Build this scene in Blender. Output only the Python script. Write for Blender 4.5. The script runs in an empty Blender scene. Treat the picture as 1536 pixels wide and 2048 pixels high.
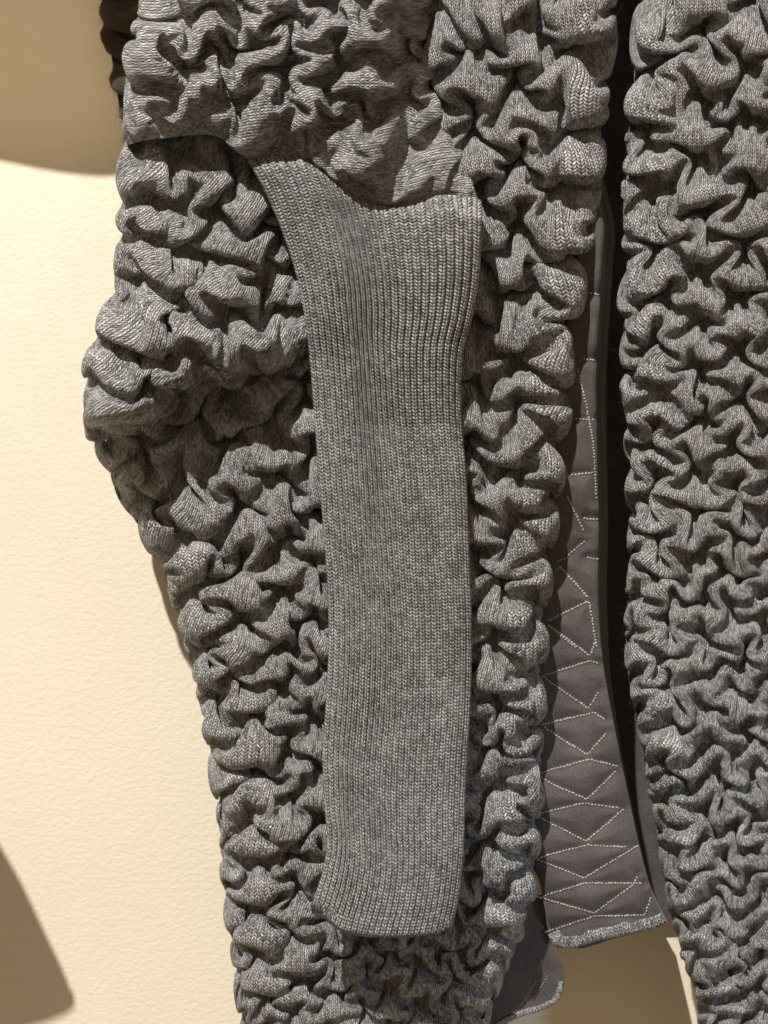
import bpy, math, time
import numpy as np
from mathutils import Vector
F = np.float32
T0 = time.time()
scene = bpy.context.scene
COL = scene.collection

# ------------------------------------------------------------------ camera, light, exposure
CAM_D = 0.70                       # metres from lens to the plane of the coat front (y = 0)
PPM = 3200.0                       # photograph pixels per metre on that plane

cam_data = bpy.data.cameras.new('camera')
cam = bpy.data.objects.new('camera', cam_data)
COL.objects.link(cam)
cam.location = (0, -CAM_D, 0)
cam.rotation_euler = (math.pi / 2, 0, 0)
cam_data.sensor_fit = 'VERTICAL'
cam_data.sensor_height = 24.0
cam_data.sensor_width = 18.0
cam_data.lens = 12.0 / (1024 / PPM / CAM_D)
cam_data.clip_start = 0.01
cam_data.clip_end = 50
cam_data.dof.use_dof = True
cam_data.dof.focus_distance = CAM_D - 0.035
cam_data.dof.aperture_fstop = 7.0
scene.camera = cam

world = bpy.data.worlds.new('World')
scene.world = world
world.use_nodes = True
bg = world.node_tree.nodes['Background']
bg.inputs['Color'].default_value = (1.0, 0.72, 0.45, 1)
bg.inputs['Strength'].default_value = 0.30

def spot(name, loc, target, energy, color, size, radius):
    l = bpy.data.lights.new(name, 'SPOT')
    l.energy = energy
    l.color = color
    l.spot_size = math.radians(size)
    l.spot_blend = 0.5
    l.shadow_soft_size = radius
    o = bpy.data.objects.new(name, l)
    o.location = loc
    o.rotation_euler = (Vector(target) - Vector(loc)).to_track_quat('-Z', 'Y').to_euler()
    COL.objects.link(o)
    return o

KEY = (-1.22, -2.56, 3.74)
spot('ceiling_spotlight', KEY, (-.02, 0, -0.30), 1540, (1.0, 0.925, 0.825), 30, 0.034)
spot('warm_fill', (-0.25, -2.30, 0.55), (-.22, .1, .52), 66, (1.0, 0.72, 0.44), 15, 0.05)  # added warm fill, lifts the shadow on the upper-left wall
spot('cool_fill', (1.50, -1.35, -0.05), (0.26, 0, -0.26), 32, (0.60, 0.77, 1.0), 14, 0.08)  # added cool fill, stands in for bluish bounce on the lower right

vs = scene.view_settings
vs.view_transform = 'Standard'
vs.look = 'None'
vs.exposure = 0.0
vs.gamma = 1.0
vs.use_curve_mapping = False

# ------------------------------------------------------------------ small helpers
def vnoise(x, y, seed=0):
    def h(i, j):
        n = (i * 374761393 + j * 668265263 + seed * 974634777) & 0xffffffff
        n = ((n ^ (n >> 13)) * 1274126177) & 0xffffffff
        n = n ^ (n >> 16)
        return (n & 0xffff) / 32767.5 - 1
    x = np.asarray(x, float); y = np.asarray(y, float)
    xi = np.floor(x).astype(np.int64); yi = np.floor(y).astype(np.int64)
    fx = x - xi; fy = y - yi
    fx = fx * fx * fx * (fx * (fx * 6 - 15) + 10); fy = fy * fy * fy * (fy * (fy * 6 - 15) + 10)
    return (h(xi, yi) * (1 - fx) + h(xi + 1, yi) * fx) * (1 - fy) + (h(xi, yi + 1) * (1 - fx) + h(xi + 1, yi + 1) * fx) * fy

def hash2(i, j, seed=0):
    n = (i.astype(np.int64) * 374761393 + j.astype(np.int64) * 668265263 + seed * 974634777) & 0xffffffff
    n = ((n ^ (n >> 13)) * 1274126177) & 0xffffffff
    n = ((n ^ (n >> 15)) * 2246822519) & 0xffffffff
    return ((n ^ (n >> 16)) & 0xffff) / 65535.0

def resize(A, ny, nx):
    def cub(n, t):
        i = np.clip(np.floor(t).astype(int), 0, n - 2); f = t - i
        idx = np.stack([np.clip(i + k, 0, n - 1) for k in (-1, 0, 1, 2)])
        w = np.stack([-.5 * f + f * f - .5 * f ** 3, 1 - 2.5 * f * f + 1.5 * f ** 3,
                      .5 * f + 2 * f * f - 1.5 * f ** 3, -.5 * f * f + .5 * f ** 3])
        return idx, w
    iy, wy = cub(A.shape[0], np.linspace(0, A.shape[0] - 1, ny))
    ix, wx = cub(A.shape[1], np.linspace(0, A.shape[1] - 1, nx))
    B = sum(A[iy[k]] * wy[k][:, None, None] for k in range(4))
    return sum(B[:, ix[k]] * wx[k][None, :, None] for k in range(4)).astype(F)

def curve(pts, n=None, t=None):
    """smooth polyline through photo points, sampled by arc length"""
    p = np.array(pts, float)
    q = []
    for i in range(len(p) - 1):
        a, b, c, d = p[max(i - 1, 0)], p[i], p[i + 1], p[min(i + 2, len(p) - 1)]
        for f in np.linspace(0, 1, 12, endpoint=False):
            q.append(.5 * (2 * b + (c - a) * f + (2 * a - 5 * b + 4 * c - d) * f * f + (3 * b - a - 3 * c + d) * f ** 3))
    q.append(p[-1]); q = np.array(q)
    s = np.r_[0, np.cumsum(np.hypot(*np.diff(q, axis=0).T))]; s /= s[-1]
    if t is None: t = np.linspace(0, 1, n)
    return np.stack([np.interp(t, s, q[:, 0]), np.interp(t, s, q[:, 1])], -1)

def xs_of_y(pts):
    """x of an edge as a function of photo row"""
    c = curve(pts, 400); o = np.argsort(c[:, 1])
    return lambda y: np.interp(y, c[o, 1], c[o, 0])

def px3(px, py, depth):
    """photo pixel seen at a distance 'depth' (m) behind the coat plane -> world point"""
    k = (CAM_D + depth) / CAM_D / PPM
    return np.stack([(px - 768) * k, depth + 0 * px, -(py - 1024) * k], -1)

def grid_mesh(name, W, uv=None, mat=None, parent=None, closed=False, smooth=True):
    ny, nx = W.shape[:2]
    idx = np.arange(ny * nx).reshape(ny, nx)
    if closed: idx = np.concatenate([idx, idx[:, :1]], 1)
    f = np.stack([idx[:-1, :-1], idx[1:, :-1], idx[1:, 1:], idx[:-1, 1:]], -1).reshape(-1, 4)
    me = bpy.data.meshes.new(name)
    me.vertices.add(ny * nx); me.vertices.foreach_set('co', W.reshape(-1).astype(F))
    me.loops.add(f.size); me.loops.foreach_set('vertex_index', f.reshape(-1).astype(np.int32))
    me.polygons.add(len(f)); me.polygons.foreach_set('loop_start', np.arange(0, f.size, 4, dtype=np.int32))
    me.polygons.foreach_set('use_smooth', np.full(len(f), smooth))
    me.update(calc_edges=True)
    if uv is not None:
        if closed:
            cols = np.concatenate([np.arange(nx), [nx]])
            uu = uv                                    # (ny, nx+1, 2)
            ii = np.arange(ny * (nx + 1)).reshape(ny, nx + 1)
            fl = np.stack([ii[:-1, :-1], ii[1:, :-1], ii[1:, 1:], ii[:-1, 1:]], -1).reshape(-1)
            vals = uu.reshape(-1, 2)[fl]
        else:
            vals = uv.reshape(-1, 2)[f.reshape(-1)]
        layer = me.uv_layers.new(name='stitch')
        layer.data.foreach_set('uv', vals.reshape(-1).astype(F))
    if mat: me.materials.append(mat)
    o = bpy.data.objects.new(name, me); COL.objects.link(o)
    if parent: o.parent = parent
    return o

# ------------------------------------------------------------------ smocked cloth: a knit sheet gathered onto a stitched lining
def simulate(Q, p, q, ex, ey, seed, iters=(150, 50), grav=.06, press=.08, line=.012, bend=.80, amp=1.0, edge=(1, 1, 1, 1), nodew=1.2):
    ny, nx = Q.shape[:2]
    X = None
    for (my, mx, it) in [(ny // 2 + 1, nx // 2 + 1, iters[0]), (ny, nx, iters[1])]:
        Qs = resize(Q, my, mx); P = resize(np.stack([p, q, ex, ey], -1), my, mx)
        pf, qf, ax, ay = (P[..., k] for k in range(4))
        dp = np.abs(pf - np.round(pf)); dq = np.abs(qf - np.round(qf))
        gs = np.maximum(np.abs(np.gradient(pf, axis=1)), np.abs(np.gradient(pf, axis=0))) * .75
        gq = np.maximum(np.abs(np.gradient(qf, axis=1)), np.abs(np.gradient(qf, axis=0))) * .75
        kp = hash2(np.round(pf), np.floor(qf), seed); kq = hash2(np.floor(pf), np.round(qf), seed + 7)
        st = np.zeros((my, mx), F)
        st = np.where(dp < gs, np.maximum(st, line * kp * 1.3), st)
        st = np.where(dq < gq, np.maximum(st, line * kq * 1.3), st)
        st = np.where((dp < gs * nodew) & (dq < gq * nodew), 1., st).astype(F)
        if edge[0]: st[:1] = 1
        if edge[1]: st[-1:] = 1
        if edge[2]: st[:, :1] = 1
        if edge[3]: st[:, -1:] = 1
        fin = my == ny
        g = float(np.hypot(*np.moveaxis(np.diff(Qs, axis=1), -1, 0)).mean())
        cons = []
        def add(di, dj, kind, k):
            s0 = (slice(max(0, -di), my - max(0, di)), slice(max(0, -dj), mx - max(0, dj)))
            s1 = (slice(max(0, di), my + min(0, di)), slice(max(0, dj), mx + min(0, dj)))
            d = Qs[s1] - Qs[s0]
            L = np.sqrt((d[..., 0] * .5 * (ax[s0] + ax[s1])) ** 2 + (d[..., 1] * .5 * (ay[s0] + ay[s1])) ** 2).astype(F)
            cons.append((s0, s1, L, kind, F(k)))
        add(0, 1, 'e', .48); add(1, 0, 'e', .48); add(1, 1, 'e', .2); add(1, -1, 'e', .2)
        m = 4 if fin else 2
        add(0, m, 'b', .24); add(m, 0, 'b', .24); add(m, m, 'b', .12); add(m, -m, 'b', .12)
        if fin: add(0, 2, 'b', .24); add(2, 0, 'b', .24)
        else: add(0, 3, 'c', .10); add(3, 0, 'c', .10)
        if X is None:
            X = np.zeros((my, mx, 3), F); X[..., :2] = Qs
            xx, yy = Qs[..., 0], Qs[..., 1]
            X[..., 2] = amp * (10 * np.abs(np.sin(np.pi * pf) * np.sin(np.pi * qf)) + 7 * vnoise(xx / 40, yy / 40, seed + 20)
                               + 5 * vnoise(xx / 24, yy / 24, seed + 21) + 6)
            X[..., 0] += 5 * vnoise(xx / 48, yy / 48, seed + 22); X[..., 1] += 5 * vnoise(xx / 48, yy / 48, seed + 23)
        else:
            X = resize(X, my, mx)
        V = np.zeros_like(X)
        hard = np.where(st > .99, 1., st * .25).astype(F)[..., None]
        down = (1 - st * .6).astype(F)
        for n in range(it):
            Xo = X.copy()
            tx = np.empty_like(X); ty = np.empty_like(X)
            tx[:, 1:-1] = X[:, 2:] - X[:, :-2]; tx[:, 0] = tx[:, 1]; tx[:, -1] = tx[:, -2]
            ty[1:-1] = X[2:] - X[:-2]; ty[0] = ty[1]; ty[-1] = ty[-2]
            N = np.cross(tx, ty); N /= np.sqrt(np.einsum('ijk,ijk->ij', N, N))[..., None] + 1e-6
            V *= F(.9)
            V += N * F(press * g * .12)
            V[..., 1] += grav * g * .12
            V[..., 2] += .02 * g * .12
            sp = np.sqrt(np.einsum('ijk,ijk->ij', V, V))[..., None]
            V *= np.minimum(1, .25 * g / (sp + 1e-6))
            X += V
            for _ in range(2):
                for (s0, s1, L, kind, k) in cons:
                    d = X[s1] - X[s0]
                    l = np.sqrt(np.einsum('ijk,ijk->ij', d, d)) + F(1e-6)
                    if kind == 'e': c = (l - L) / l * k
                    elif kind == 'b': c = np.minimum(0, (l - F(bend) * L)) / l * k
                    else: c = np.minimum(0, (l - F(bend * .85) * L)) / l * k
                    d *= (F(.5) * c)[..., None]
                    X[s0] += d; X[s1] -= d
                X[..., :2] += (Qs - X[..., :2]) * hard
                X[..., 2] *= down
                X[..., 2] = np.maximum(X[..., 2], 0)
            V = X - Xo
    for _ in range(2):                                     # take the last stair-steps out
        Y = X.copy()
        Y[1:-1, 1:-1] = .5 * X[1:-1, 1:-1] + .125 * (X[2:, 1:-1] + X[:-2, 1:-1] + X[1:-1, 2:] + X[1:-1, :-2])
        X = Y
    return X

def lattice(Q, W, Hfun, xc, seed, jit, rot=0.0):
    x, y = Q[..., 0].astype(float), Q[..., 1].astype(float)
    x = x + jit * vnoise(x / 170, y / 130, seed) + .4 * jit * vnoise(x / 60, y / 60, seed + 1)
    y = y + .8 * jit * vnoise(x / 150, y / 140, seed + 2) + .4 * jit * vnoise(x / 60, y / 60, seed + 3)
    if rot:
        c, s = math.cos(rot), math.sin(rot)
        x, y = xc + (x - xc) * c - (y - 500) * s, 500 + (x - xc) * s + (y - 500) * c
    ww = W(y) if callable(W) else W
    yy = Hfun(y) if callable(Hfun) else y / Hfun
    return ((x - xc) / ww + yy).astype(F), ((x - xc) / ww - yy).astype(F)

def hsum(h0, h1, y0, y1):
    """row counter for a row height that runs from h0 at y0 to h1 at y1"""
    k = (h1 - h0) / (y1 - y0)
    return lambda y: np.log(np.maximum(h0 + k * (y - y0), 20.)) / k

def lin(a, b, y0, y1):
    return lambda y: np.maximum(a + (b - a) * (y - y0) / (y1 - y0), 20.)

def roll(X, xl, xr, RL, RR, depth, hs=1.0):
    """wrap the flat simulated sheet round the sides of the garment; depth(px,py) in m"""
    x, y, h = X[..., 0].astype(float), X[..., 1].astype(float), X[..., 2].astype(float) * hs
    l, r = xl(y), xr(y)
    px = x.copy(); dz = np.zeros_like(x); nxv = np.zeros_like(x); nz = np.ones_like(x)
    if RL:
        ph = (RL - (x - l)) / RL
        m = ph > 0; pc = np.clip(ph, 0, math.pi / 2)
        px = np.where(m, l + RL - RL * np.sin(pc), px)
        dz = np.where(m, RL * (1 - np.cos(pc)) + np.maximum(0, ph - math.pi / 2) * RL, dz)
        nxv = np.where(m, -np.sin(pc), nxv); nz = np.where(m, np.cos(pc), nz)
    if RR:
        ph = (RR - (r - x)) / RR
        m = ph > 0; pc = np.clip(ph, 0, math.pi / 2)
        px = np.where(m, r - RR + RR * np.sin(pc), px)
        dz = np.where(m, RR * (1 - np.cos(pc)) + np.maximum(0, ph - math.pi / 2) * RR, dz)
        nxv = np.where(m, np.sin(pc), nxv); nz = np.where(m, np.cos(pc), nz)
    h = h * (.28 + .72 * nz)
    D = depth(px, y) + (dz - h * nz) / PPM
    return px3(px + h * nxv, y, D)

def side_sheet(xl, xr, y0, y1, RL, RR, back, g):
    ny = int((y1 - y0) / g)
    y = np.linspace(y0, y1, ny)
    a = xl(y) - (RL * (math.pi / 2 - 1) + back if RL else 0)
    b = xr(y) + (RR * (math.pi / 2 - 1) + back if RR else 0)
    nx = int((b - a).mean() / g)
    t = np.linspace(0, 1, nx)
    return np.stack([a[:, None] * (1 - t) + b[:, None] * t, np.repeat(y[:, None], nx, 1)], -1).astype(F)

def coons(top, bottom, left, right, g):
    L = lambda c: np.hypot(*np.diff(curve(c, 100), axis=0).T).sum()
    nx = int(max(L(top), L(bottom)) / g); ny = int(max(L(left), L(right)) / g)
    u = np.linspace(0, 1, nx)[None, :, None]; v = np.linspace(0, 1, ny)[:, None, None]
    T, B, Lf, R = curve(top, nx)[None], curve(bottom, nx)[None], curve(left, ny)[:, None], curve(right, ny)[:, None]
    return ((1 - v) * T + v * B + (1 - u) * Lf + u * R - ((1 - u) * (1 - v) * T[:, :1] + u * (1 - v) * T[:, -1:]
            + (1 - u) * v * B[:, :1] + u * v * B[:, -1:])).astype(F)

# ------------------------------------------------------------------ materials
class NT:
    def __init__(s, name):
        s.m = bpy.data.materials.new(name); s.m.use_nodes = True
        s.t = s.m.node_tree; s.t.nodes.clear()
        s.out = s.n('ShaderNodeOutputMaterial'); s.b = s.n('ShaderNodeBsdfPrincipled')
        s.t.links.new(s.b.outputs[0], s.out.inputs[0])
    def n(s, kind, **kw):
        x = s.t.nodes.new(kind)
        for k, v in kw.items(): setattr(x, k, v)
        return x
    def put(s, sock, v):
        if isinstance(v, bpy.types.NodeSocket): s.t.links.new(v, sock)
        elif v is not None: sock.default_value = v
    def math(s, op, a, b=None, c=None, clamp=False):
        x = s.n('ShaderNodeMath', operation=op, use_clamp=clamp)
        for i, v in enumerate((a, b, c)):
            if v is not None: s.put(x.inputs[i], v)
        return x.outputs[0]
    def comb(s, x, y, z=0.0):
        c = s.n('ShaderNodeCombineXYZ')
        for i, v in enumerate((x, y, z)): s.put(c.inputs[i], v)
        return c.outputs[0]
    def noise(s, vec, scale, detail=2.0, rough=.5):
        x = s.n('ShaderNodeTexNoise'); s.put(x.inputs['Vector'], vec)
        x.inputs['Scale'].default_value = scale; x.inputs['Detail'].default_value = detail; x.inputs['Roughness'].default_value = rough
        return x.outputs['Fac']
    def ramp(s, fac, stops):
        x = s.n('ShaderNodeValToRGB'); s.put(x.inputs[0], fac)
        e = x.color_ramp.elements
        while len(e) < len(stops): e.new(.5)
        for k, (p, c) in enumerate(stops): e[k].position = p; e[k].color = (*c, 1)
        return x.outputs[0]
    def mix(s, fac, a, b, mode='MIX'):
        x = s.n('ShaderNodeMix', data_type='RGBA', blend_type=mode)
        s.put(x.inputs['Factor'], fac); s.put(x.inputs['A'], a); s.put(x.inputs['B'], b)
        return x.outputs['Result']

def knit_material(name, dark, mid, light, bump=.0030, slope=1.7, cl=.45, wv=.34):
    """stockinette: two slanted yarn legs per wale; uv counts wales and courses"""
    N = NT(name)
    uvn = N.n('ShaderNodeUVMap', uv_map='stitch')
    sep = N.n('ShaderNodeSeparateXYZ'); N.t.links.new(uvn.outputs[0], sep.inputs[0])
    geo = N.n('ShaderNodeTexCoord').outputs['Object']
    wob = N.noise(geo, 90, 2)
    u = N.math('ADD', sep.outputs[0], N.math('MULTIPLY', N.math('SUBTRACT', wob, .5), .35))
    v = N.math('ADD', sep.outputs[1], N.math('MULTIPLY', N.math('SUBTRACT', N.noise(geo, 130, 2), .5), .4))
    a = N.math('ABSOLUTE', N.math('SUBTRACT', N.math('FRACT', u), .5))
    e = N.math('MULTIPLY', N.math('SUBTRACT', a, .25), 4.0)
    across = N.math('SQRT', N.math('MAXIMUM', N.math('SUBTRACT', 1.0, N.math('MULTIPLY', e, e)), 0.0))
    r = N.math('ADD', v, N.math('MULTIPLY', a, slope))
    fr = N.math('SUBTRACT', N.math('MULTIPLY', N.math('FRACT', r), 2.0), 1.0)
    along = N.math('SUBTRACT', 1.0, N.math('POWER', N.math('ABSOLUTE', fr), 3.0))
    h = N.math('MULTIPLY', across, N.math('ADD', .3, N.math('MULTIPLY', along, .7)))
    # marl: every leg of yarn has its own mix of light and dark fibre
    wn = N.n('ShaderNodeTexWhiteNoise', noise_dimensions='2D')
    N.t.links.new(N.comb(N.math('FLOOR', N.math('MULTIPLY', u, 2.0)), N.math('FLOOR', r)), wn.inputs['Vector'])
    fib = N.noise(N.comb(N.math('MULTIPLY', N.math('ADD', u, N.math('MULTIPLY', r, .35)), 5.0), N.math('MULTIPLY', r, 1.3)), 1.0, 2, .6)
    cloud = N.noise(geo, 45, 3, .6)
    fac = N.math('ADD', N.math('MULTIPLY', wn.outputs['Value'], wv),
                 N.math('ADD', N.math('MULTIPLY', fib, .50), N.math('MULTIPLY', N.math('SUBTRACT', cloud, .5), cl)))
    fac = N.math('ADD', N.math('MULTIPLY', fac, 1.1), .03)
    col = N.ramp(fac, [(.22, dark), (.46, mid), (.66, tuple(.6 * m + .4 * l for m, l in zip(mid, light))), (.88, light)])
    N.put(N.b.inputs['Base Color'], col)
    N.b.inputs['Roughness'].default_value = .55
    N.b.inputs['Specular IOR Level'].default_value = .45
    N.b.inputs['Sheen Weight'].default_value = .12
    N.b.inputs['Sheen Roughness'].default_value = .5
    hh = N.math('ADD', h, N.math('MULTIPLY', fib, .25))
    bp = N.n('ShaderNodeBump'); bp.inputs['Strength'].default_value = 1.0; bp.inputs['Distance'].default_value = bump
    N.t.links.new(hh, bp.inputs['Height']); N.t.links.new(bp.outputs[0], N.b.inputs['Normal'])
    return N.m

KNIT = knit_material('marled_grey_knit', (.060, .063, .069), (.366, .380, .408), (.93, .96, 1.0))
RIB = knit_material('marled_grey_rib', (.074, .077, .085), (.330, .345, .372), (.90, .93, .97), bump=.0024, slope=1.3, cl=.16, wv=.22)

def felt_material(name, c0, c1):
    N = NT(name)
    geo = N.n('ShaderNodeTexCoord').outputs['Object']
    n1 = N.noise(geo, 900, 3, .7); n2 = N.noise(geo, 60, 3)
    f = N.math('ADD', N.math('MULTIPLY', n1, .7), N.math('MULTIPLY', n2, .4))
    N.put(N.b.inputs['Base Color'], N.ramp(f, [(.35, c0), (.75, c1)]))
    N.b.inputs['Roughness'].default_value = .95; N.b.inputs['Specular IOR Level'].default_value = .15
    N.b.inputs['Sheen Weight'].default_value = .15
    bp = N.n('ShaderNodeBump'); bp.inputs['Strength'].default_value = .6; bp.inputs['Distance'].default_value = .0006
    N.t.links.new(n1, bp.inputs['Height']); N.t.links.new(bp.outputs[0], N.b.inputs['Normal'])
    return N.m
DARK_BROWN = felt_material('dark_brown_back', (.016, .012, .009), (.050, .038, .028))  # back panel and its fibres: darker and browner than the grey knit
FELT = felt_material('brushed_grey_lining', (.048, .044, .047), (.120, .111, .115))
THREAD = felt_material('pale_stitching_thread', (.30, .29, .29), (.52, .51, .50))

def wall_material():
    N = NT('cream_painted_wall')
    geo = N.n('ShaderNodeTexCoord').outputs['Object']
    mp = N.n('ShaderNodeMapping'); N.t.links.new(geo, mp.inputs[0])
    mp.inputs['Rotation'].default_value = (0, math.radians(-22), 0); mp.inputs['Scale'].default_value = (.80, 1, 1.15)
    n1 = N.noise(mp.outputs[0], 330, 3, .55); n2 = N.noise(geo, 9, 3)
    N.put(N.b.inputs['Base Color'], N.ramp(n2, [(.3, (.79, .750, .630)), (.7, (.82, .780, .665))]))
    N.b.inputs['Roughness'].default_value = .7; N.b.inputs['Specular IOR Level'].default_value = .3
    bp = N.n('ShaderNodeBump'); bp.inputs['Strength'].default_value = .42; bp.inputs['Distance'].default_value = .0010
    N.t.links.new(n1, bp.inputs['Height']); N.t.links.new(bp.outputs[0], N.b.inputs['Normal'])
    return N.m

# ------------------------------------------------------------------ the wall
WALL_Y = 0.110
wall = grid_mesh('wall', np.array([[(-2.5, WALL_Y, 2.2), (2.5, WALL_Y, 2.2)], [(-2.5, WALL_Y, -1.6), (2.5, WALL_Y, -1.6)]], float), mat=wall_material())
wall['kind'] = 'structure'

# ------------------------------------------------------------------ the coat
coat = bpy.data.objects.new('knitted_coat', None)
COL.objects.link(coat)
coat.location = (0, 0.03, -0.36)
coat['label'] = 'grey marled knit coat with puckered smocked panels and a long ribbed cuff'
coat['category'] = 'coat'
bpy.context.view_layer.update()
INV = coat.matrix_world.inverted()
def join_coat(o):
    o.parent = coat; o.matrix_parent_inverse = INV
    return o

def bumps(px, py, s, seed): return vnoise(px / s, py / s, seed)

G = 3.0
WALE, COURSE = 9.0, 7.3
def knit_uv(Q, ex, ey, ang=0.0, size=1.0):
    u, v = Q[..., 0] * ex / size, Q[..., 1] * ey / size
    c, s = math.cos(ang), math.sin(ang)
    return np.stack([(u * c - v * s) / WALE, (u * s + v * c) / COURSE], -1)

def finer(A, k): return resize(A, int(A.shape[0] * k), int(A.shape[1] * k))
def full(Q, v): return np.full(Q.shape[:2], v, F)

# body front: the panel behind the cuff
bl = xs_of_y([(300, -80), (290, 300), (262, 560), (230, 780), (208, 880), (238, 960), (292, 1050), (342, 1150), (374, 1240), (410, 1380), (430, 1500),
              (450, 1650), (462, 1800), (482, 1950), (500, 2130)])
br = xs_of_y([(1228, -80), (1222, 60), (1206, 200), (1192, 330), (1180, 450), (1150, 600), (1133, 750), (1124, 850), (1112, 1000), (1098, 1100), (1084, 1250),
              (1078, 1400), (1080, 1550), (1072, 1700), (1060, 1790), (1030, 1900), (985, 2010), (925, 2130)])
brc = br; br = lambda y: brc(y) - 10
Q = side_sheet(bl, br, -80, 2130, 95, 58, 20, G)
p, q = lattice(Q, lin(185, 122, 0, 2048), hsum(150, 78, 0, 2048), 780, 11, 22)
ex = full(Q, 1.68) + .07 * vnoise(Q[..., 0] / 200, Q[..., 1] / 200, 4).astype(F); ey = full(Q, 1.68)
X = simulate(Q, p, q, ex, ey, 31, press=.065, grav=.04, line=.003, bend=.76, nodew=1.0)
def body_depth(px, py):
    d = .012 * np.clip((px - 700) / 500, -1, 1) ** 2
    d = d + .007 * np.exp(-((px - 450) / 160) ** 2 - ((py - 800) / 110) ** 2)        # the hollow under the drooping fold
    return d + .004 * bumps(px, py, 240, 2)
join_coat(grid_mesh('front_panel', roll(X, bl, br, 95, 58, body_depth, .82), knit_uv(Q, 1.68, 1.68), KNIT))

# the other front, on the far side of the opening
rlc = xs_of_y([(1292, -80), (1285, 60), (1272, 200), (1262, 330), (1262, 480), (1252, 640), (1258, 800), (1262, 950), (1268, 1050), (1262, 1180), (1256, 1300), (1272, 1420),
              (1300, 1560), (1322, 1700), (1345, 1830), (1372, 1930), (1395, 2000), (1402, 2130), (1412, 2330)])
rl = lambda y: rlc(y) + 8
rr = xs_of_y([(1760, -80), (1760, 2330)])
Q = side_sheet(rl, rr, -80, 2330, 64, 0, 60, G)
p, q = lattice(Q, lin(172, 104, 300, 2048), hsum(122, 46, 200, 2048), 1400, 71, 15)
ex = full(Q, 1.64); ey = full(Q, 1.68)
X = simulate(Q, p, q, ex, ey, 57, press=.06, grav=.03, line=.003, bend=.76, nodew=1.0)
join_coat(grid_mesh('front_panel', roll(X, rl, rr, 64, 0, lambda px, py: .014 - .000016 * (px - 1400) + .003 * bumps(px, py, 200, 9), .82), knit_uv(Q, 1.64, 1.68), KNIT))

# drooping side of the sleeve, left of the cuff
Q = coons([(192, 290), (340, 262), (430, 262), (500, 300), (640, 400)],
          [(126, 850), (250, 872), (310, 835), (380, 775), (470, 755), (545, 748), (640, 700)],
          [(192, 285), (198, 400), (192, 500), (188, 570), (156, 640), (124, 740), (120, 800), (126, 850)],
          [(640, 400), (640, 560), (640, 700)], 3.8)
p, q = lattice(Q, 150, 125, 400, 23, 34, .5)
ex = full(Q, 1.66); ey = full(Q, 1.66)
X = simulate(Q, p, q, ex, ey, 91, amp=1.2, line=.003, press=.05, grav=.03, bend=.78, nodew=.9)
X, Q = finer(X, 1.3), finer(Q, 1.3)
dl = xs_of_y([(256, 285), (262, 400), (256, 500), (252, 570), (220, 640), (186, 740), (182, 800), (190, 850)])
bot = curve([(150, 850), (196, 850), (250, 872), (310, 835), (380, 775), (470, 755), (545, 748), (640, 700), (700, 690)], 200)
def drape_depth(px, py):
    yb = np.interp(px, bot[:, 0], bot[:, 1])
    s = np.clip(1 - (yb - py) / 70, 0, 1); 
    d = -.022 + .028 * (1 - np.sqrt(np.maximum(1 - s * s, 0)))
    return d - .010 * np.clip((py - 300) / 450, 0, 1) + .022 * np.clip((px - 430) / 200, 0, 1) ** 1.5
far = lambda y: y * 0 + 5000.
join_coat(grid_mesh('side_panel', roll(X, dl, far, 70, 0, drape_depth, .9), knit_uv(Q, 1.66, 1.66, -.6, 1.15), KNIT))

# upper sleeve
s_bottom = [(255, 296), (330, 276), (430, 272), (495, 318), (560, 317), (620, 325), (652, 350), (700, 386), (770, 410), (850, 408), (905, 408), (962, 420)]
s_left = [(345, -80), (318, 0), (290, 60), (268, 120), (256, 200), (250, 250), (255, 296)]
s_wrap = [(x - 62, y) for x, y in s_left]
Q = coons([(283, -80), (600, -80), (850, -80)], [(193, 296)] + s_bottom[1:], s_wrap, [(850, -80), (862, 80), (895, 240), (935, 340), (962, 420)], 3.8)
p, q = lattice(Q, 140, 190, 560, 47, 44, -.5)
ex = full(Q, 1.62); ey = full(Q, 1.55)
X = simulate(Q, p, q, ex, ey, 17, amp=1.3, line=.002, press=.035, grav=.004, bend=.78, nodew=.9)
X, Q = finer(X, 1.3), finer(Q, 1.3)
hold = np.clip((1 - np.linspace(0, 1, len(X))) / .16, 0, 1)[:, None, None] ** .7
X[..., :2] = Q + (X[..., :2] - Q) * hold
sl = xs_of_y(s_left)
def sleeve_depth(px, py):
    r = np.clip((px - 690) / 200, 0, 1.2)
    return -.050 + .066 * r * r * (1 - .75 * np.clip((py - 160) / 220, 0, 1)) + .005 * np.clip((py - 240) / 150, 0, 1) + .004 * bumps(px, py, 180, 5)
join_coat(grid_mesh('sleeve', roll(X, sl, far, 75, 0, sleeve_depth, (.14 + .86 * np.clip((1 - np.linspace(0, 1, len(X))) / .5, 0, 1) ** .8)[:, None]), knit_uv(Q, 1.62, 1.55, math.pi / 2 + .08, 1.3), KNIT))

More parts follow.
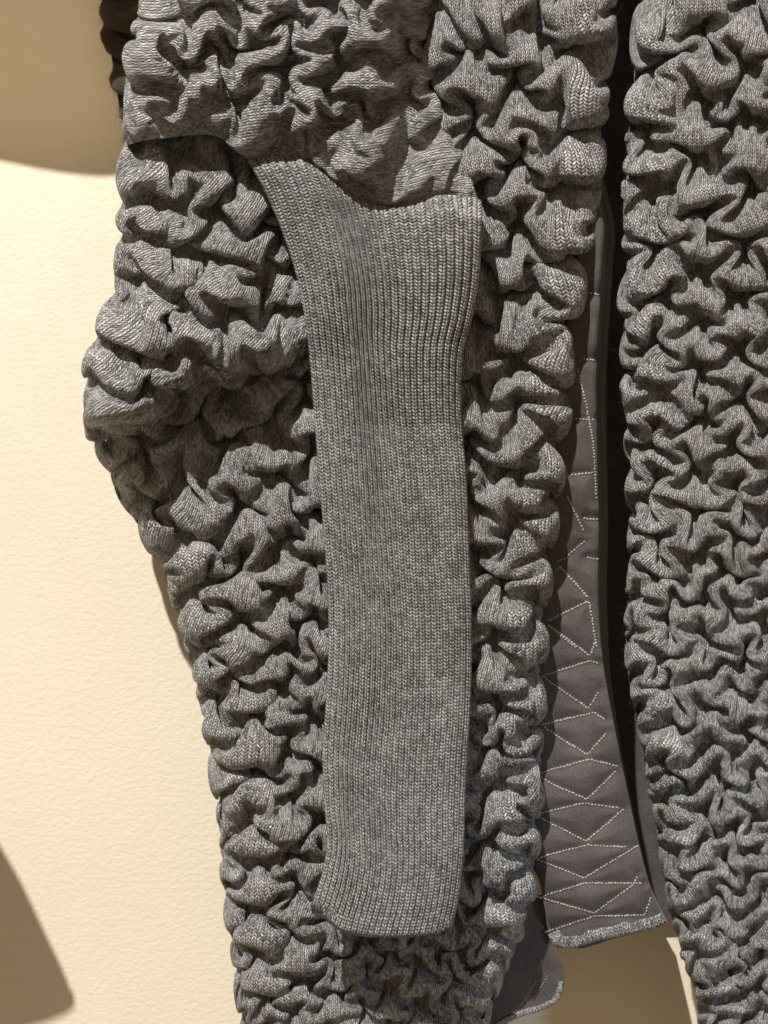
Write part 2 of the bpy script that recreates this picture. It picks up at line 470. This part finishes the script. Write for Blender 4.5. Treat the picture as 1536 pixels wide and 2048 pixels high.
# ribbed cuff: a flattened tube, open below
c_left = [(486, 296), (500, 330), (532, 390), (566, 470), (592, 550), (610, 640), (621, 740), (630, 860), (640, 980), (648, 1080), (655, 1180), (657, 1280),
          (652, 1400), (645, 1500), (648, 1600), (654, 1680), (645, 1740), (630, 1790), (622, 1818)]
c_right = [(964, 400), (964, 470), (958, 560), (944, 640), (927, 705), (923, 800), (927, 880), (933, 950), (939, 1100), (944, 1250), (942, 1400), (936, 1500),
           (931, 1600), (928, 1700), (919, 1790), (906, 1850)]
c_top = [(486, 296), (560, 296), (620, 304), (660, 334), (705, 368), (770, 392), (850, 392), (905, 390), (964, 400)]
c_bot = [(622, 1818), (650, 1830), (672, 1850), (705, 1862), (750, 1869), (820, 1869), (875, 1862), (906, 1850)]
RIBS = 26
nyc = 470
nf = RIBS * 12 + 1
nb = 60
v = np.linspace(0, 1, nyc)
Lc, Rc = curve(c_left, nyc), curve(c_right, nyc)
uf = np.linspace(0, 1, nf)
Tc, Bc = curve(c_top, nf), curve(c_bot, nf)
U, Vv = uf[None, :, None], v[:, None, None]
front = (1 - Vv) * Tc[None] + Vv * Bc[None] + (1 - U) * Lc[:, None] + U * Rc[:, None] - ((1 - U) * (1 - Vv) * Tc[:1] + U * (1 - Vv) * Tc[-1:] + (1 - U) * Vv * Bc[:1] + U * Vv * Bc[-1:])
def cuff_depth(px, py): return -.047 + .023 * np.clip((py - 350) / 500, 0, 1) - .024 * np.clip((py - 1150) / 720, 0, 1) ** 2 + .0035 * bumps(px * .7 + py * .5, py, 190, 31) 
ufr = uf * RIBS
prof = .55 * (1 - np.exp(-(np.abs(ufr - np.round(ufr)) / .14) ** 2)) + .45 * np.abs(np.sin(np.pi * ufr))
edge = np.minimum(uf, 1 - uf)
thick = 24 * (1 - (1 - np.clip(edge / .20, 0, 1)) ** 2.6)
amp_r = 7.0 * (1.25 - .55 * np.clip((v - .05) / .5, 0, 1))
amp_r = amp_r * (.35 + .65 * np.clip((v - .012) / .05, 0, 1))
hf = thick[None] + prof[None] * amp_r[:, None]
tuck = (.014 * np.clip((.030 - v) / .030, 0, 1) ** 1.5)[:, None]
W1 = px3(front[..., 0], front[..., 1], cuff_depth(front[..., 0], front[..., 1]) - hf / PPM + tuck)
ub = np.linspace(1, 0, nb + 2)[1:-1]
ib = ub * (nf - 1); i0 = np.floor(ib).astype(int); fb = (ib - i0)[None, :, None]
bk = front[:, i0] * (1 - fb) + front[:, np.minimum(i0 + 1, nf - 1)] * fb
eb = np.minimum(ub, 1 - ub); tb = 15 * (1 - (1 - np.clip(eb / .08, 0, 1)) ** 2.2)
W2 = px3(bk[..., 0] - 5 * np.exp(-(ub / .05) ** 2)[None], bk[..., 1], cuff_depth(bk[..., 0], bk[..., 1]) + tb[None] / PPM + .001 + tuck)
Wc = np.concatenate([W1, W2], 1)
rim = Wc[-1:].copy(); ctr = rim.mean(1, keepdims=True)
rims = [rim + (ctr - rim) * np.array([k, j, 0]) + np.array([0, 0, dz]) for k, j, dz in ((.006, .12, -.0008), (.016, .30, 0), (.022, .70, .001), (.022, .9, .006))]
Wc = np.concatenate([Wc] + rims, 0)
rows = np.r_[np.arange(nyc) * (1500 / 7.0 / nyc), [1500 / 7.0 + k for k in (.3, .6, 1, 3)]]
ucols = np.r_[ufr, RIBS + np.linspace(0, RIBS, nb + 1)[1:], [RIBS * 2]] + .0
uvc = np.stack(np.broadcast_arrays(ucols[None, :], rows[:, None]), -1)
cuff = join_coat(grid_mesh('ribbed_cuff', Wc, uvc, RIB, closed=True))

def z6(pts): return [(900 + x / 2.566, 1250 + y / 2.566) for x, y in pts]
def z4(pts): return [(900 + x / 2.56, 500 + y / 2.56) for x, y in pts]
STITCH = [z6(l) for l in ([(500, 0), (560, 40), (720, 160), (745, 80)], [(450, 268), (510, 250), (720, 185), (770, 200)], [(470, 260), (540, 310), (710, 430), (770, 330)],
    [(470, 510), (540, 495), (740, 450), (805, 492)], [(480, 520), (555, 575), (705, 665), (810, 545)], [(450, 765), (530, 740), (715, 690), (862, 725)],
    [(450, 770), (530, 820), (705, 895), (860, 740)], [(420, 975), (510, 955), (680, 915), (880, 940)], [(440, 975), (520, 1020), (700, 1110), (905, 935)],
    [(420, 1205), (490, 1185), (700, 1130), (912, 1140)], [(430, 1195), (540, 1240), (690, 1300), (968, 1130)], [(460, 1400), (500, 1385), (690, 1325), (995, 1325)],
    [(440, 1390), (500, 1410), (740, 1480), (945, 1330), (965, 1280)], [(490, 1575), (510, 1570), (740, 1495), (1000, 1490), (1035, 1390)])]
STITCH += [z4(l) for l in ([(715, 220), (775, 235)], [(680, 555), (755, 568)], [(650, 600), (700, 800), (735, 1000), (752, 1280)], [(640, 865), (748, 870)],
    [(620, 1150), (748, 1140)], [(600, 1260), (690, 1450)], [(690, 1490), (590, 1580), (540, 1600)], [(680, 1375), (765, 1380)], [(560, 1620), (590, 1650), (708, 1780)],
    [(705, 1800), (540, 1880), (500, 1900)], [(700, 1575), (775, 1588)], [(520, 1930), (555, 1970), (660, 2045)], [(712, 1800), (752, 2040)])]

# lining: inside of the back, seen through the opening, folding away into the dark
l_left = xs_of_y([(1110, 250), (1130, 380), (1140, 500), (1090, 800), (1060, 1100), (1040, 1400), (1046, 1600), (1050, 1700), (1078, 1760), (1092, 1830), (1112, 1885)])
l_fold = xs_of_y([(1165, 250), (1180, 340), (1206, 450), (1204, 520), (1200, 600), (1192, 750), (1194, 900), (1197, 1050), (1196, 1200), (1206, 1330), (1226, 1440), (1250, 1560), (1276, 1680), (1302, 1780), (1334, 1845)])
ny, nxf, nbk = 420, 90, 24
tv = np.linspace(0, 1, ny)
uu = np.linspace(0, 1, nxf)
lb = curve([(1092, 1862), (1112, 1893), (1150, 1895), (1200, 1880), (1260, 1868), (1310, 1856), (1334, 1845)], nxf)
ytop = 260.
Yg = ytop + (lb[None, :, 1] - ytop) * tv[:, None]
Xg = l_left(Yg) * (1 - uu[None]) + l_fold(Yg) * uu[None]
def lining_depth(px, py, u): return .017 + .004 * bumps(px, py, 160, 14) + .008 * np.clip(1 - u / .3, 0, 1) ** 2 + .002 * np.clip((u - .9) / .1, 0, 1) ** 2
def seam_dip(px, py):
    px = np.asarray(px, float); py = np.asarray(py, float); d2 = np.full(np.broadcast(px, py).shape, 1e6)
    for l in STITCH:
        for (x0, y0), (x1, y1) in zip(l[:-1], l[1:]):
            dx, dy = x1 - x0, y1 - y0
            t = np.clip(((px - x0) * dx + (py - y0) * dy) / (dx * dx + dy * dy + 1e-6), 0, 1)
            d2 = np.minimum(d2, (px - x0 - t * dx) ** 2 + (py - y0 - t * dy) ** 2)
    return .0016 * np.exp(-d2 / 120.) - .0010 * np.clip(d2 / 900., 0, 1)
def lining_point(px, py, lift=0.0):
    u = np.clip((px - l_left(py)) / (l_fold(py) - l_left(py)), 0, 1)
    return px3(px, py, lining_depth(px, py, u) + seam_dip(px, py) - lift)
Dg = lining_depth(Xg, Yg, uu[None] + 0 * Yg) + seam_dip(Xg, Yg)
ub2 = np.linspace(0, 1, nbk + 1)[1:]
Yb = np.repeat(Yg[:, -1:], nbk, 1)
wid = np.interp(Yb, [300, 1250, 1500, 1850], [24, 18, 4, 2])
Xb = l_fold(Yb) + wid * ub2[None] ** .8
Db = Dg[:, -1:] + (.003 + .068 * ub2[None])
lin_W = px3(np.concatenate([Xg, Xb], 1), np.concatenate([Yg, Yb], 1), np.concatenate([Dg, Db], 1))
lining = join_coat(grid_mesh('lining', lin_W, None, FELT))

# the closed inside of the back beyond it
ys = np.linspace(-120, 1840, 60)
xa = np.linspace(1120, 1560, 40)
Xi, Yi = np.meshgrid(xa, ys)
Yi = Yi + 0 * Xi
join_coat(grid_mesh('inner_back', px3(Xi, Yi, .099 + .004 * bumps(Xi, Yi, 150, 77)), None, FELT))

def stitch_line(pts, place, parent, length=5.6, gap=1.2, width=2.4, seed=0):
    """a run of small thread stitches along a line on the cloth"""
    c = np.array(pts, float)
    s = np.r_[0, np.cumsum(np.hypot(*np.diff(c, axis=0).T))]
    rng = np.random.default_rng(seed)
    verts, faces = [], []
    at = 0.0
    while at + length < s[-1]:
        ln = length * rng.uniform(.7, 1.15)
        a = np.array([np.interp(at, s, c[:, 0]), np.interp(at, s, c[:, 1])]); b = np.array([np.interp(at + ln, s, c[:, 0]), np.interp(at + ln, s, c[:, 1])])
        a += rng.normal(0, .5, 2); b += rng.normal(0, .5, 2)
        d = (b - a) / (np.hypot(*(b - a)) + 1e-6); n = np.array([-d[1], d[0]])
        base = len(verts)
        w0 = width * rng.uniform(.75, 1.2)
        for t, w, lift in ((0, .35, .0001), (.25, .9, .0006), (.5, 1, .0008), (.75, .9, .0006), (1, .35, .0001)):
            m = a + (b - a) * t
            for k, lf in ((-1, -.0004), (-.55, lift * .7), (0, lift), (.55, lift * .7), (1, -.0004)):
                q_ = m + n * k * w0 * w
                verts.append(place(np.array(q_[0]), np.array(q_[1]), lf).tolist())
        for i in range(4):
            for j in range(4):
                o = base + i * 5 + j
                faces.append((o, o + 5, o + 6, o + 1))
        at += ln + gap * rng.uniform(.6, 1.4)
    me = bpy.data.meshes.new('stitch_line'); me.from_pydata(verts, [], faces); me.materials.append(THREAD)
    me.polygons.foreach_set('use_smooth', np.ones(len(faces), bool))
    o = bpy.data.objects.new('stitch_line', me); COL.objects.link(o)
    o.parent = parent
    return o
for k, l in enumerate(STITCH): stitch_line(l, lining_point, lining, seed=k)

def band(name, c, place, parent, width=22, seed=0):
    """knitted hem: a thin rolled band along a lower edge"""
    c = curve(c, 160)
    t = np.gradient(c, axis=0); t /= np.hypot(t[:, 0], t[:, 1])[:, None] + 1e-9
    n = np.stack([t[:, 1], -t[:, 0]], -1)
    sgn = np.where(n[:, 1:] > 0, -1, 1); n = n * sgn              # n points up the cloth
    prof = [(1.0, -.0006), (.96, .0008), (.75, .0016), (.45, .0022), (.15, .0022), (0, .0012), (-.04, -.0006), (.1, -.0022)]
    wob = width * (1 + .14 * vnoise(np.arange(160) / 9., np.zeros(160), seed))
    W = np.stack([place(c[:, 0] + n[:, 0] * wob * a, c[:, 1] + n[:, 1] * wob * a, l) for a, l in prof], 1)
    uv = np.stack(np.broadcast_arrays(np.linspace(0, 250 / WALE, 160)[:, None], np.array([p_[0] for p_ in prof])[None] * width / COURSE), -1)
    o = grid_mesh(name, W, uv, KNIT)
    o.parent = parent
    return o
band('hem', [tuple(x) for x in curve([(1096, 1868), (1112, 1893), (1150, 1895), (1200, 1880), (1260, 1868), (1310, 1856), (1333, 1846)], 12)], lining_point, lining, 24, 3)

# turned-up facing at the foot of the front
f_edge = [(1088, 1790), (1094, 1850), (1108, 1905), (1128, 1935), (1127, 1975), (1112, 2005), (1080, 2022), (1040, 2034), (990, 2060)]
fe = curve(f_edge, 90)
fi = curve([(1030, 1790), (1020, 1850), (1000, 1900), (980, 1940), (960, 1970), (950, 1990), (940, 2000), (930, 2030), (900, 2070)], 90)
tt = np.linspace(0, 1, 24)[None, :, None]
Fg = fi[:, None] * (1 - tt) + fe[:, None] * tt
def facing_point(px, py, lift=0.0): return px3(px, py, .030 + .004 * bumps(px, py, 90, 5) + .00005 * (px - 1050) - lift)
facing = join_coat(grid_mesh('facing', facing_point(Fg[..., 0], Fg[..., 1]), None, FELT))
band('hem', [(1127, 1962), (1124, 1985), (1112, 2005), (1080, 2022), (1040, 2034), (990, 2060)], facing_point, facing, 12, 8)
for k, l in enumerate(([(1085, 1915), (1075, 1945)], [(1072, 1962), (1048, 2000)], [(1060, 1990), (1030, 2022)], [(1098, 1950), (1062, 2002)])):
    stitch_line(l, facing_point, facing, length=3.5, width=1.1, seed=100 + k)

# back of the shoulder, high and behind the sleeve
y_left = [(150, -420), (165, -200), (196, -60), (212, 60), (226, 130), (240, 220), (262, 300)]
Q = coons([(150, -420), (330, -420), (520, -420)], [(262, 300), (330, 300), (420, 300)], y_left, [(520, -420), (470, 0), (420, 300)], 6.0)
p, q = lattice(Q, 190, 150, 400, 5, 25)
X = simulate(Q, p, q, full(Q, 1.5), full(Q, 1.5), 8)
join_coat(grid_mesh('back_panel', roll(X, lambda y: y * 0 - 5000., far, 0, 0, lambda px, py: .086 + 0 * px), knit_uv(Q, 1.5, 1.5), DARK_BROWN))

# the coat goes on above the frame
ux = np.linspace(300, 1760, 120); uy = np.linspace(-70, -800, 60)
Xu, Yu = np.meshgrid(ux, uy)
def upper_depth(px, py): return .012 + .010 * np.sin(px / 47 + 3 * bumps(px, py, 260, 3)) + .06 * np.clip((-py - 420) / 380, 0, 1) ** 2
join_coat(grid_mesh('upper_front', px3(Xu, Yu, upper_depth(Xu, Yu)), np.stack([Xu / WALE, Yu / COURSE], -1), KNIT))

# shoulder and sleeve shapes out of view, added and fitted to cast the wall shadows
def toward_key(px, py, y):
    """point at depth y on the line from a wall point to the spotlight"""
    w = px3(np.asarray(px, float), np.asarray(py, float), WALL_Y); k = np.array(KEY)
    s_ = (WALL_Y - y) / (WALL_Y - k[1])
    return w + (k - w) * s_
rimp = curve([(-700, 230), (-300, 262), (-100, 300), (20, 326), (100, 342), (180, 352), (240, 350), (330, 320), (430, 250)], 80)
low = toward_key(rimp[:, 0], rimp[:, 1], -.02)
rowsS = []
for t in np.linspace(0, 1, 40):
    r_ = low.copy(); r_[:, 2] += .26 * t
    r_[:, 1] += .115 * t ** 1.6 - .004 * math.sin(9 * t) ; r_[:, 0] += .10 * t * (low[:, 0] < 9)
    rowsS.append(r_)
for t in (.3, 1.0):
    r_ = low.copy(); r_[:, 1] += .012 * t; r_[:, 2] += .02 * t * t; rowsS.insert(0, r_)
Sh = np.stack(rowsS, 0)
uvS = np.stack(np.broadcast_arrays(np.linspace(0, 110, 80)[None], np.linspace(0, 140, len(rowsS))[:, None]), -1)
join_coat(grid_mesh('shoulder_caster', Sh, uvS, KNIT))

edge_r = curve([(-190, 1200), (-110, 1420), (-40, 1610), (0, 1690), (45, 1770), (90, 1865), (128, 1945), (150, 2006)], 70)
edge_l = curve([(-620, 1200), (-560, 1500), (-500, 1750), (-440, 2080)], 70)
er, el = toward_key(edge_r[:, 0], edge_r[:, 1], -.07), toward_key(edge_l[:, 0], edge_l[:, 1], -.07)
ring = np.linspace(0, 2 * math.pi, 64, endpoint=False)
mid_, half = .5 * (er + el), .5 * (er - el)
Ts = mid_[:, None] + half[:, None] * np.sign(np.cos(ring))[None, :, None] * (np.abs(np.cos(ring)) ** .8)[None, :, None]
Ts[..., 1] += .008 * np.sin(ring)[None] + .0006 * np.sin(ring * 32)[None]
tail = Ts[-1:].copy(); tail[..., 2] -= .003 * np.abs(np.sin(ring))[None] ** .7
Ts = np.concatenate([Ts, tail, tail * np.array([1, .75, 1]) + np.array([0, -.015, .004])], 0)
uvT = np.stack(np.broadcast_arrays(np.linspace(0, 40, 65)[None], np.linspace(0, 110, len(Ts))[:, None]), -1)
nxt = grid_mesh('sleeve_caster', Ts, uvT, RIB, closed=True)
nxt['label'] = 'unseen grey ribbed sleeve shape, added to cast a shadow on the cream wall'
nxt['category'] = 'sleeve'

# loose wool fibres standing off the knit
def fuzz(src, n, seed, length=(.0025, .0065), mat=None):
    me = src.data; nv = len(me.vertices)
    co = np.empty(nv * 3, F); me.vertices.foreach_get('co', co); co = co.reshape(-1, 3)
    no = np.empty(nv * 3, F); me.vertices.foreach_get('normal', no); no = no.reshape(-1, 3)
    if no[:, 1].mean() > 0: no = -no
    rng = np.random.default_rng(seed)
    i = rng.integers(0, nv, n)
    p0, d = co[i].astype(float), no[i].astype(float)
    d = d + rng.normal(0, .75, d.shape); d /= np.linalg.norm(d, axis=1, keepdims=True)
    L = rng.uniform(length[0], length[1], n)[:, None] * rng.uniform(.4, 1, n)[:, None]
    c1 = rng.normal(0, .8, d.shape); c2 = rng.normal(0, .8, d.shape)
    side = np.cross(d, rng.normal(0, 1, d.shape)); side /= np.linalg.norm(side, axis=1, keepdims=True)
    V_ = []
    for t in np.linspace(0, 1, 5):
        c = p0 + d * L * t + c1 * L * t * t * .6 + c2 * L * t ** 3 * .5
        w = side * .000026 * (1 - .6 * t)
        V_ += [c - w, c + w]
    V_ = np.stack(V_, 1)                                   # n, 10, 3
    base = np.arange(n)[:, None, None] * 10
    f = (base + np.array([[0, 1, 3, 2], [2, 3, 5, 4], [4, 5, 7, 6], [6, 7, 9, 8]])[None]).reshape(-1, 4)
    m = bpy.data.meshes.new('wool_fuzz')
    m.vertices.add(n * 10); m.vertices.foreach_set('co', V_.reshape(-1).astype(F))
    m.loops.add(f.size); m.loops.foreach_set('vertex_index', f.reshape(-1).astype(np.int32))
    m.polygons.add(len(f)); m.polygons.foreach_set('loop_start', np.arange(0, f.size, 4, dtype=np.int32))
    m.update(calc_edges=True); m.materials.append(mat or FIBRE)
    o = bpy.data.objects.new('wool_fuzz', m); COL.objects.link(o); o['kind'] = 'stuff'
    o.parent = src
FIBRE = felt_material('loose_wool_fibre', (.10, .10, .10), (.30, .30, .30))
for ob in list(coat.children):
    nm = ob.name.split('.')[0]
    if nm in ('front_panel', 'side_panel', 'sleeve', 'ribbed_cuff', 'back_panel'):
        fuzz(ob, {'front_panel': 8000, 'side_panel': 2200, 'sleeve': 3000, 'ribbed_cuff': 5000, 'back_panel': 22000}[nm], len(ob.data.vertices) % 97,
             (.004, .010) if nm == 'back_panel' else (.0025, .0065), DARK_BROWN if nm == 'back_panel' else None)

print('script', round(time.time() - T0, 1))
